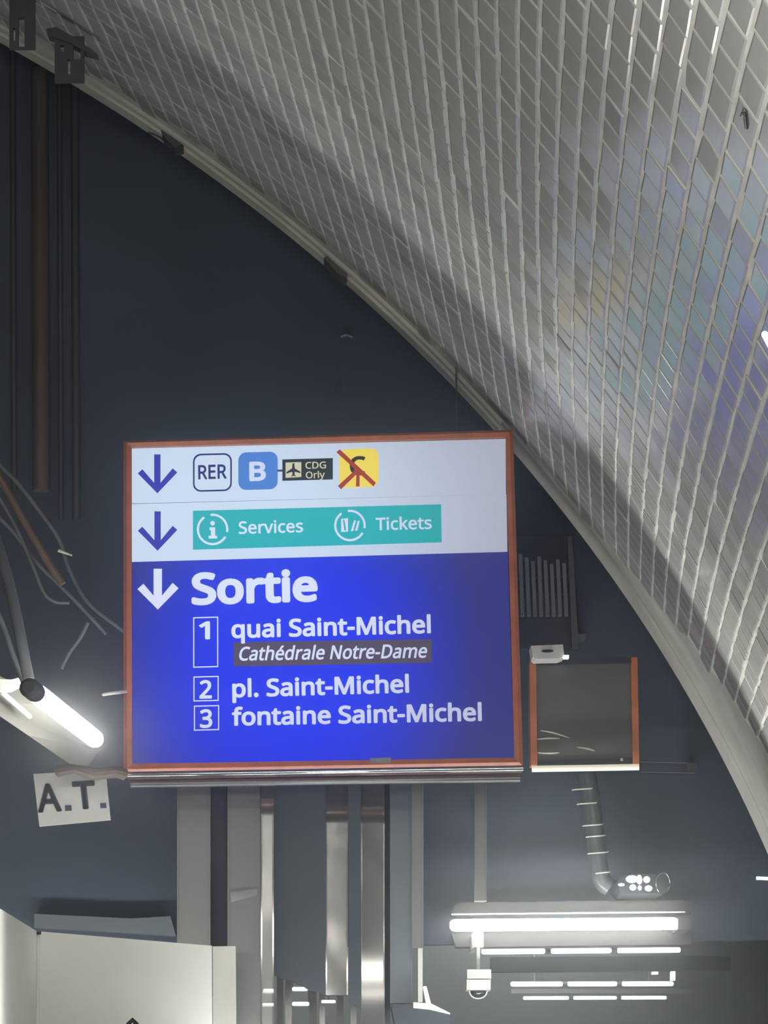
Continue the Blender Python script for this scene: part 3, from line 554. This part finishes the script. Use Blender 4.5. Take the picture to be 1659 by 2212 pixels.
tag(obj('cable_clip', tube(smoothpath([P(736, 727, 11.045), P(748, 723, 11.043), P(762, 728, 11.045)]), 0.006, 8), STEELD), 'tiny pale clip high on the dark wall above the big sign', 'clip')
tag(obj('cable_clip', tube([P(730, 822, 11.046), P(729, 856, 11.046)], 0.005, 8), PIPE), 'short dull vertical clip on the dark wall above the big sign', 'clip')

# ------------------------------------------------------------------ ring conduit and glass lamp lower right
fc = empty('flexible_conduit', P(1290, 1920, 10.9), 'hanging ribbed conduit with pale rings below the grey board', 'conduit')
cp = smoothpath([P(1268, 1672, 10.9), P(1276, 1720, 10.9), P(1284, 1780, 10.9), P(1290, 1840, 10.9), P(1300, 1900, 10.9), P(1318, 1918, 10.9)], 8)
obj('sleeve', tube(cp, 0.034, 14), mat('smoky_plastic', (0.085, 0.10, 0.105), 0.3, 0, 0.1, 9), fc, smooth=True)
for x0, x1, y in ((1236, 1286, 1704), (1247, 1294, 1735), (1259, 1303, 1782), (1266, 1308, 1806), (1270, 1314, 1842), (1284, 1318, 1885)):
    rg = []
    for k in range(13):
        a = math.pi * (k / 12)
        rg.append(P(x0 + (x1 - x0) * (1 - math.cos(a)) / 2, y + 2.5 - 5 * k / 12, 10.9 - 0.045 * math.sin(a)))
    obj('ring', tube(rg, 0.0026, 6), GLINT_TRIM, fc)
gl = empty('bulkhead_lamp', P(1392, 1930, 10.75), 'cluster of small lit glass bulbs above the bright long tube light', 'lamp')
for x, y, rx_, rz_ in ((1365, 1899, 13, 8), (1381, 1900, 6, 10), (1397, 1900, 7, 7), (1367, 1917, 7, 6), (1382, 1918, 4, 5), (1401, 1919, 8, 6), (1342, 1911, 7, 3)):
    bm = bmesh.new(); bmesh.ops.create_uvsphere(bm, u_segments=12, v_segments=8, radius=1)
    bm.transform(Matrix.Translation(P(x, y, 10.75)) @ Matrix.Diagonal((rx_ * PX * 11, 0.012, rz_ * PX * 11, 1)))
    obj('bulb', bm, LEDC, gl, smooth=True)
rg = [P(1432 + 15 * math.cos(a * math.pi / 10), 1908 + 23 * math.sin(a * math.pi / 10), 10.75) for a in range(21)]
obj('wire_guard', tube(rg, 0.0022, 6), STEELL, gl)
obj('back_plate', ppx(rr_pts(1336, 1888, 1446, 1930, 16), 10.80, 0.25), DARKP, gl, bevel=0.003)

# ------------------------------------------------------------------ tube lights
def batten(name, A, B, r, m, label, group=None, refl=True, Yb=None, hd=0.10, segs=1, hang=False):
    A = Vector(A); B = Vector(B); ax = (B - A).normalized()
    t = empty(name, (A + B) / 2 - Vector((0, 0, r)), label, 'lamp', group)
    for i in range(segs):
        a = A.lerp(B, i / segs) + ax * (0.012 if i else 0); b = A.lerp(B, (i + 1) / segs) - ax * (0.012 if i < segs - 1 else 0)
        L = (b - a).length; n = 5
        path = [a, a + ax * r * .25, a + ax * r * .8, b - ax * r * .8, b - ax * r * .25, b]; rad = [r * .45, r * .8, r, r, r * .8, r * .45]
        obj('tube', tube(path, rad, 18), m, t, smooth=True)
        if segs > 1 and i: obj('lamp_holder', tube([a - ax * 0.024, a], r * 1.1, 12), STEELL, t)
    if hang:
        for f_ in (0.15, 0.85):
            q = A.lerp(B, f_); obj('hanging_rod', tube([q + Vector((0, 0, r * .8)), Vector((q.x, q.y, 3.3))], 0.004, 6), STEELD, t)
    return t
t = batten('tube_light', P(972, 1999, 10.78), P(1466, 1995, 10.78), 0.0225, LEDR, 'long bright white tube light under the dark wall at lower right')
# its reflector: a shallow bent tray above and a white tray below
obj('reflector', ppx([(985, 1950), (1484, 1944), (1494, 1972), (975, 1978)], 10.94, 0.11), REFL, t, bevel=0.006)
obj('reflector_lip', tube([P(975, 1975, 10.90), P(1480, 1970, 10.90)], 0.003, 8), WHITE, t)
obj('gear_tray', ppx([(975, 2016), (1490, 2010), (1494, 2040), (985, 2046)], 10.98, 0.07), REFL, t, bevel=0.004)
obj('end_cap', rpx(1464, 1985, 1492, 2008, 10.76, 0.18), STEELD, t, bevel=0.004)
batten('tube_light', P(1040, 2056, 12.2), P(1470, 2052, 12.2), 0.011, LEDC, 'first dimmer row of end-to-end tubes just below the long bright tube', segs=3, hang=True)
batten('tube_light', P(1103, 2126, 14.6), P(1455, 2125, 14.6), 0.012, LEDD, 'middle row of thin tubes below the two upper tube rows', segs=3, hang=True)
batten('tube_light', P(1130, 2156, 16.2), P(1440, 2155, 16.2), 0.010, LEDD, 'lowest and farthest row of thin tubes at the bottom right', segs=3, hang=True)
o = obj('ceiling_duct', ppx([(1060, 2068), (1480, 2064), (1578, 2066), (1578, 2096), (1060, 2100)], 13.2, 0.05), DARKP, bevel=0.01); tag(o, 'dark duct running between the upper and middle thin tube rows', 'duct')
o = obj('ceiling_duct', ppx([(1105, 2136), (1490, 2136), (1490, 2146), (1105, 2146)], 15.2, 0.05), DARKP, bevel=0.01); tag(o, 'low dark duct between the two lowest thin tube rows', 'duct')
tag(obj('signal_lamp', rpx(1450, 2098, 1459, 2117, 13.15, 0.05), LEDD, bevel=0.006), 'small upright lit lamp at the right end of the thin tube rows', 'lamp')
tag(obj('signal_lamp', rpx(1409, 2099, 1422, 2104, 13.15, 0.04), LEDD, bevel=0.005), 'tiny flat lit lamp above the middle thin tube row', 'lamp')
tag(obj('signal_lamp', tube([P(1634, 1897, 10.95), P(1664, 1898, 10.95)], 0.006, 10), LEDC), 'tiny cold white lamp at the right edge beside the vault rim', 'lamp')
# left lamp, running away from the camera
t = empty('tube_light', P(140, 1600, 9.3), 'bright diagonal tube light left of the big exit sign', 'lamp')
A, B = P(78, 1497, 8.9), P(210, 1600, 9.75); ax = (B - A).normalized(); r = 0.031
obj('tube', tube([A, A + ax * 0.01, A + ax * 0.03, B - ax * 0.04, B - ax * 0.015, B], [r * .6, r * .9, r, r * .95, r * .8, r * .5], 18), LEDW, t, smooth=True)
obj('end_cap', tube([A - ax * 0.10, A - ax * 0.09, A - ax * 0.01, A + ax * .004], [r * .6, r * .98, r * 1.0, r * .9], 18), CABLE, t, smooth=True)
# housing tray behind/below the tube
n1 = Vector((-0.10, 0.03, -0.05))
h0, h1 = P(-40, 1432, 8.95), P(232, 1618, 9.85)
bm = prism([P(-40, 1440, 9.25), P(50, 1486, 9.45), P(90, 1520, 9.6), P(216, 1622, 10.1), P(196, 1656, 10.1), P(150, 1650, 9.95), P(60, 1588, 9.6), P(-40, 1520, 9.3)], Vector((0.0, 0.05, 0.01)))
obj('housing_tray', bm, HOUS, t, bevel=0.004)
obj('tray_rib', tube([P(2, 1494, 9.28), P(64, 1548, 9.5)], 0.009, 10), WHITE, t)
obj('bracket', ppx([(-20, 1466), (24, 1468), (40, 1464), (44, 1478), (20, 1490), (-20, 1492)], 9.15, 0.05), WHITE, t, bevel=0.003)
tag(obj('drop_pipe', tube(smoothpath([P(-40, 1080, 9.6), P(0, 1195, 9.5), P(28, 1300, 9.4), P(62, 1470, 9.3)]), 0.019, 14), CABLE, smooth=True), 'grey pipe dropping from the left edge to the diagonal tube light', 'pipe')

# ------------------------------------------------------------------ cables and conduits on the left
cabs = [([(-30, 985), (10, 1050), (55, 1130), (105, 1215), (135, 1262)], 0.013, CABLER, 9.9, 'red-brown cable slanting down at the left edge'),
        ([(-20, 985), (40, 1045), (90, 1110), (128, 1165), (150, 1230), (190, 1300), (250, 1350), (300, 1385)], 0.008, CABLE, 10.3, 'topmost grey cable sagging behind the exit sign\'s left side'),
        ([(-20, 1100), (30, 1150), (80, 1215), (120, 1255), (165, 1300), (230, 1370)], 0.007, CABLE, 10.2, 'thin grey cable just under the red-brown cable'),
        ([(-20, 1045), (30, 1130), (70, 1220), (95, 1280), (120, 1300), (150, 1302)], 0.006, CABLE, 10.1, 'thin grey cable that levels out above the left tube light'),
        ([(190, 1345), (172, 1380), (150, 1410), (132, 1445)], 0.007, CABLE, 10.0, 'short cable rising from the left tube light toward the sign'),
        ([(-20, 1290), (10, 1360), (30, 1420), (52, 1470)], 0.009, CABLE, 9.8, 'short grey cable at the left edge above the tube light')]
for pts, r, m, Y, lab in cabs:
    tag(obj('cable', tube(smoothpath([P(x, y, Y) for x, y in pts], 6), r, 10), m, smooth=True), lab, 'cable')
tag(obj('cable_tie', tube([P(126, 1189, 10.15), P(156, 1200, 10.15)], [0.006, 0.003], 8), GLINT_TRIM), 'small pale tie on the cables above the left tube light', 'tie')
tag(obj('cable_end', tube(smoothpath([P(220, 1501, 10.05), P(245, 1497, 10.05), P(272, 1494, 10.12)]), [0.002] + [0.006] * 12, 8), GLINT_TRIM), 'short pale wire end touching the exit sign\'s left frame', 'cable')
tag(obj('cable_bundle', tube(smoothpath([P(118, 1668, 10.1), P(160, 1660, 10.1), P(205, 1672, 10.1), P(250, 1668, 10.1), P(276, 1676, 10.12)]), [0.008] + [0.020] * 22 + [0.010] * 2, 10), mat('brown_wrap', (0.16, 0.11, 0.09), 0.6, 0, 0.15, 9), smooth=True), 'brown wrapped bundle over the top of the lettered white plate', 'cable')
for x, r, m, lab in ((27, 0.011, PIPE, 'leftmost thin dark vertical conduit under the vault'), (85, 0.034, PIPEB, 'wide brownish vertical pipe at upper left'),
                     (128, 0.010, PIPE, 'thin dark conduit right of the wide brownish pipe'), (161, 0.016, PIPE, 'rightmost dark vertical conduit of the upper left run')):
    Yp = WY - r
    y0_ = {27: 60, 85: 150, 128: 100, 161: 140}[x]
    tag(obj('conduit', tube([P(x, y0_, Yp), P(x + 2, 600, Yp), P(x + 4, 1120 if x > 100 else 1060, Yp)], r, 14), m, smooth=True), lab, 'pipe')
def hanger(x0, y0, x1, y1, slots, label, Y, head=None):
    t = empty('hanger_bracket', P((x0 + x1) / 2, y1, Y), label, 'bracket')
    xs = sorted({x0, x1} | {q for s in slots for q in (s[0], s[2])}); ysl = sorted({y0, y1} | {q for s in slots for q in (s[1], s[3])})
    bm = bmesh.new()
    for i in range(len(xs) - 1):
        for j in range(len(ysl) - 1):
            cx, cy = (xs[i] + xs[i + 1]) / 2, (ysl[j] + ysl[j + 1]) / 2
            if any(s[0] < cx < s[2] and s[1] < cy < s[3] for s in slots): continue
            rpx(xs[i], ysl[j], xs[i + 1], ysl[j + 1], Y, 0.02, 0, bm)
    bmesh.ops.remove_doubles(bm, verts=bm.verts, dist=1e-5)
    obj('slotted_plate', bm, PIPE, t)
    if head: obj('head_bar', ppx(head, Y - 0.01, 0.05), PIPE, t, bevel=0.003)
    return t
hanger(20, -25, 76, 104, [(40, 38, 53, 101), (28, 60, 33, 88)], 'tall slotted dark hanger at the top left corner', 9.5)
hanger(118, 78, 182, 176, [(146, 128, 152, 160), (158, 100, 174, 128), (130, 98, 138, 112)], 'dark bracket with a slanted top bar on the rim at upper left', 9.5, [(100, 62), (122, 58), (160, 80), (200, 108), (212, 118), (186, 112), (150, 92), (104, 76)])
for (x, y, pts), lab in (((370, 290, [(345, 268), (362, 262), (398, 292), (395, 312), (376, 318), (352, 292)]), 'small dark clamp on the rim at upper left'),
                         ((735, 570, [(700, 556), (716, 548), (752, 585), (748, 600), (728, 590)]), 'small dark clamp on the rim above the exit sign')):
    t = empty('rim_clamp', P(x, y + 25, 10.3), lab, 'clamp')
    obj('jaw', ppx(pts, 10.28, 0.10), PIPE if x < 500 else STEELD, t, bevel=0.004)
    obj('bolt', tube([P(x + 5, y - 4, 10.26), P(x + 5, y - 4, 10.29)], 0.008, 8), STEELD, t)
    if x < 500: obj('wire_tail', tube(smoothpath([P(320, 286, 10.36), P(345, 296, 10.34), (P(370, 318, 10.32)), P(402, 324, 10.34)]), 0.0035, 8), PIPE, t)
# drilled hole with a hook in the tiles, and the lamp at the right edge
th_ = None
hp = P(1612, 262, 4.62)
tag(obj('wall_hook', tube(smoothpath([P(1600, 250, 4.60), P(1603, 244, 4.56), P(1609, 247, 4.56), P(1611, 262, 4.58), P(1613, 276, 4.60)]), [0.0015] * 10 + [0.0035] * 15, 8), BLACK), 'small black hook stuck in the glossy tiles at the right edge', 'hook')
tag(obj('tube_light', tube([P(1652, 722, 4.9), P(1700, 800, 4.6), P(1850, 1050, 4.0)], [0.006, 0.011, 0.011], 12), LEDC), 'end of a white tube light cut by the right edge of the frame', 'lamp')

# ------------------------------------------------------------------ posts and dark panels under the sign
zlow = 0.0
def post(x0, x1, y0, y1, Y, m, label, name='steel_post', cat='post', tilt=0.0, ybend=0.0, depth=0.05, extra=None):
    t = empty(name, P((x0 + x1) / 2, y1, Y), label, cat)
    xm = (x0 + x1) / 2; obj('wall_bracket', prism([P(xm - 3, y0 + 40, Y + depth), P(xm + 3, y0 + 40, Y + depth), P(xm + 3, y0 + 60, Y + depth), P(xm - 3, y0 + 60, Y + depth)], Vector((0, WY - Y - depth, 0))), PIPE, t)
    tl, tr_, br, bl = P(x0, y0, Y), P(x1, y0, Y), P(x1, y1, Y), P(x0, y1, Y)
    w_ = Vector((0, tilt * (x1 - x0) * PX * Y, 0))
    bm = prism([tl, tr_ + w_, br + w_ + Vector((0, ybend, 0)), bl + Vector((0, ybend, 0))], Vector((0, depth, 0)))
    obj('post_face', bm, m, t, bevel=0.003)
    # folded edges make it a channel
    for p_, q_ in ((tl, bl), (tr_ + w_, br + w_)):
        q_ = q_ + Vector((0, ybend, 0)); e_ = 0.0025
        obj('folded_edge', prism([p_ + Vector((-e_, -0.004, 0)), p_ + Vector((e_, -0.004, 0)), q_ + Vector((e_, -0.004, 0)), q_ + Vector((-e_, -0.004, 0))], Vector((0, 0.03, 0))), m, t)
    return t
post(384, 453, 1684, 2110, 10.62, STEELD, 'wide grey post below the left end of the exit sign, behind the white booth', tilt=0.02)
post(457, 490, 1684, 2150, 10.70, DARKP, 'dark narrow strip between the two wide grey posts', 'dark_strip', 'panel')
t = post(493, 561, 1684, 2215, 10.62, STEELD, 'second wide grey post with a pale reflection patch, right of the dark strip', tilt=-0.03)
obj('reflection_patch', ppx([(497, 1927), (556, 1919), (556, 1934), (500, 1949)], 10.612, 0.004), STEELL, t)  # mirrored lamp band built as a pale patch on the post
post(565, 590, 1682, 2212, 10.56, STEELL, 'narrow bright steel post with light reflections', tilt=0.05)
# ragged dark panel
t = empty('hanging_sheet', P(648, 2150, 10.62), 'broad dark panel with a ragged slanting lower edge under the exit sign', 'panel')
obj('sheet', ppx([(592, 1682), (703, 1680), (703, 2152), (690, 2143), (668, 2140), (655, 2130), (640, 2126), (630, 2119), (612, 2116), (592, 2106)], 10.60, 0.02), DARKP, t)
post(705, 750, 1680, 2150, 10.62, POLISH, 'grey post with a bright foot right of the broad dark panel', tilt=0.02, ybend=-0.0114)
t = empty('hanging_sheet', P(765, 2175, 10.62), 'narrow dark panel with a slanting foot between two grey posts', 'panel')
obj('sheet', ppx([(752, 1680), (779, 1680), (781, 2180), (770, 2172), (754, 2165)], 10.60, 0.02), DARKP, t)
post(781, 829, 1680, 2215, 10.64, POLISH, 'grey post with a yellowish lit foot, below the sign\'s centre', tilt=-0.02, ybend=-0.0125)
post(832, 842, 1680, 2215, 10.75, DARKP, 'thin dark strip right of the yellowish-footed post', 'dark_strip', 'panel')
post(844, 889, 1680, 2168, 10.66, mat('blue_grey_sheet', (0.13, 0.155, 0.175), 0.3, 0.4, 0.08, 6, streak=True), 'dull blue-grey post with a lit lower edge', tilt=0.02, ybend=-0.020)
t = post(891, 913, 1678, 2048, 10.58, STEELD, 'narrow grey post standing above the small lamp shade', tilt=0.0)
obj('lower_stem', rpx(903, 2048, 913, 2165, 10.585, 0.02), STEEL, t)
t = empty('lamp_shade', P(935, 2200, 10.6), 'dark dish-shaped shade with a bright rim at the bottom centre', 'lamp')
obj('shade', ppx([(846, 2172), (905, 2166), (930, 2168), (972, 2189), (975, 2193), (970, 2225), (856, 2225), (850, 2195)], 10.55, 0.14), DARKP, t, bevel=0.006)
obj('shade_rim', ppx([(893, 2165), (932, 2168), (972, 2188), (972, 2191), (930, 2181), (893, 2177)], 10.54, 0.03), GLINT_TRIM, t)
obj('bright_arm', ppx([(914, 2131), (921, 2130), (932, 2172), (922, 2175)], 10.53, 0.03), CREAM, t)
t = post(1026, 1050, 1676, 1946, 10.66, STEELD, 'narrow hanging post above the long bright tube light')
t = empty('surveillance_camera', P(1034, 2150, 10.7), 'white box camera on a thin pole below the long bright tube', 'camera')
obj('mount_pole', rpx(1023, 2012, 1045, 2046, 10.72, 0.255), WHITE, t); obj('mount_pole', rpx(1030, 2046, 1037, 2096, 10.72, 0.02), WHITE, t)
obj('upper_housing', rpx(1009, 2094, 1061, 2114, 10.68, 0.09), WHITE, t, bevel=0.004)
obj('lower_housing', rpx(1008, 2116, 1060, 2138, 10.68, 0.09), WHITE, t, bevel=0.004)
bm = bmesh.new(); bmesh.ops.create_uvsphere(bm, u_segments=20, v_segments=12, radius=0.032)
bm.transform(Matrix.Translation(P(1034, 2140, 10.74)))
obj('dome', bm, mat('smoked_dome', (0.03, 0.035, 0.04), 0.06, 0, 0.05, 5), t, smooth=True)
rg = [P(1033 + 19 * math.cos(math.pi * k / 12), 2141 + 16 * math.sin(math.pi * k / 12), 10.70) for k in range(13)]
obj('dome_ring', tube(rg, 0.0025, 6), GLINT_TRIM, t)

# deeper things seen under the ragged panels
for i, (x0, x1, y0, Y, m) in enumerate(((598, 612, 2100, 12.2, STEELD), (616, 630, 2105, 12.4, STEEL), (668, 684, 2130, 12.3, STEELD), (690, 702, 2130, 12.5, STEEL), (728, 742, 2140, 12.2, STEELD), (757, 770, 2150, 12.4, STEEL))):
    lab = ['leftmost far grey post seen under the broad dark panel', 'second far grey post from the left under the broad dark panel', 'far grey post right of the twin lit strips', 'far grey post under the broad panel\'s right corner', 'far grey post beneath the bright-footed post', 'far grey post beneath the narrow dark panel'][i]
    tag(obj('steel_post', prism([P(x0, y0, Y), P(x1, y0, Y), P(x1, 2230, Y), P(x0, 2230, Y)], Vector((0, 0.05, 0))), m, bevel=0.003), lab, 'post')
for (x0, y0, x1, y1), lab in (((569, 2136, 591, 2142), 'small lit strip at the foot of the narrow bright post'), ((567, 2167, 591, 2171), 'lower small lit strip at the foot of the narrow bright post'),
        ((631, 2132, 665, 2141), 'upper lit strip seen under the broad dark panel'), ((631, 2164, 668, 2173), 'lower lit strip seen under the broad dark panel'), ((694, 2160, 725, 2167), 'lit strip seen under the bright-footed post'),):
    Y = 10.52 if x0 < 600 else 12.1
    a, b = P(x0, (y0 + y1) / 2, Y), P(x1, (y0 + y1) / 2, Y); r = (y1 - y0) / 2 * PX * Y
    sl_ = empty('strip_lamp', a.lerp(b, .5) - Vector((0, 0, r)), lab, 'lamp')
    obj('tube', tube([a, a.lerp(b, .08), a.lerp(b, .92), b], [r * .5, r, r, r * .5], 12), LEDD, sl_, smooth=True)
    if x0 > 600: m_ = a.lerp(b, {2132: .04, 2164: .96}.get(y0, .5)); obj('hanging_rod', tube([m_ + Vector((0, 0, r * .8)), Vector((m_.x, m_.y, 3.3))], 0.0025, 6), STEELD, sl_)

# ------------------------------------------------------------------ lettered plate
t = empty('lettered_plate', P(160, 1784, 10.3), 'tilted white plate lettered A.T. below the left tube light', 'sign')
YP = 10.3
obj('plate', ppx([(72, 1672), (228, 1662), (239, 1771), (85, 1785)], YP, 0.012), WHITE, t, bevel=0.0015)
def plate_word(s, x0, y0, x1, y1, cappx, w):
    def pl(u, v): return Vector((u, YP - 0.0015, v))
    A, B = P(x0, y0, YP), P(x1, y1, YP); cap = abs(P(x0, y0 - cappx, YP).z - A.z)
    obj('lettering', text_mesh(s, (A.x, A.z), (B.x, B.z), cap, w, pl, -0.06), INK, t)
plate_word('A', 82, 1756, 134, 1753, 62, 24)
plate_word('T', 157, 1750, 207, 1747, 62, 26)
def dot(x, y, s):
    obj('lettering', ppx([(x, y), (x + s, y - 1), (x + s + 1, y + s * .8), (x + 1, y + s * .85)], YP - 0.0016, 0.001), INK, t)
dot(140, 1740, 14); dot(216, 1735, 13)

# ------------------------------------------------------------------ white booth
t = empty('white_booth', (P(300, 2100, 9.6).x, 9.6, 0), 'white panelled booth corner at the bottom left', 'booth')
c = P(83, 2012, 9.5); e1 = P(460, 2043, 9.5)
ztop = c.z
n_ = Vector((c.x, 9.5, 0))
# right-going panel (turned a little), its top falls slightly
def wallp(a, b, th, name, m):
    d = (b - a); d.z = 0; nn = Vector((-d.y, d.x, 0)).normalized() * th
    bm = bmesh.new()
    q = [Vector((a.x, a.y, 0)), Vector((b.x, b.y, 0)), Vector((b.x, b.y, b.z)), Vector((a.x, a.y, a.z))]
    prism(q, nn, bm); return obj(name, bm, m, t, bevel=0.004)
far = P(460, 2043, 9.35)
k_ = (9.35 / 9.5)
# keep the top level: choose the depth at which the pixel ray meets the booth's top height
def at_height(px, py, z):
    d = ray(px, py); s = (z - CAM.z) / d.z; return CAM + d * s
b1 = at_height(458, 2043, ztop)
wallp(Vector((c.x + 0.004, c.y, ztop)), b1, 0.05, 'panel', BOOTH)
b0 = at_height(-30, 1944, ztop)
wallp(b0, Vector((c.x - 0.004, c.y, ztop)), 0.05, 'panel', BOOTH)
obj('corner_strip', tube([Vector((c.x, c.y - 0.004, 0)), Vector((c.x, c.y - 0.004, ztop - 0.004))], 0.006, 8), WHITE, t)
cp_ = P(84, 2012, 9.5); obj('corner_clip', tube([cp_ + Vector((-0.012, -0.01, -0.005)), cp_ + Vector((0.008, -0.01, -0.005))], 0.006, 8), BLACK, t)
q1 = at_height(460, 2046, ztop); q2 = q1 + Vector((0.078, 0.0, 0))
obj('end_post', prism([Vector((q1.x, q1.y - 0.03, 0)), Vector((q2.x, q1.y - 0.03, 0)), Vector((q2.x, q1.y - 0.03, ztop)), Vector((q1.x, q1.y - 0.03, ztop))], Vector((0, 0.08, 0))), BOOTH, t, bevel=0.004)
tag(obj('cable_trunking', ppx([(74, 1974), (284, 1984), (368, 1979), (380, 2022), (74, 2004)], 10.98, 0.06), mat('trunking_grey', (0.12, 0.14, 0.15), 0.5, 0, 0.1, 6), bevel=0.004), 'grey cable trunking on the dark wall just above the white booth', 'trunking')
tag(obj('door_stop', tube([P(276, 2214, 9.4), P(286, 2203, 9.4), P(296, 2214, 9.4)], 0.008, 8), BLACK), 'small black knob at the bottom edge in front of the white booth', 'knob')
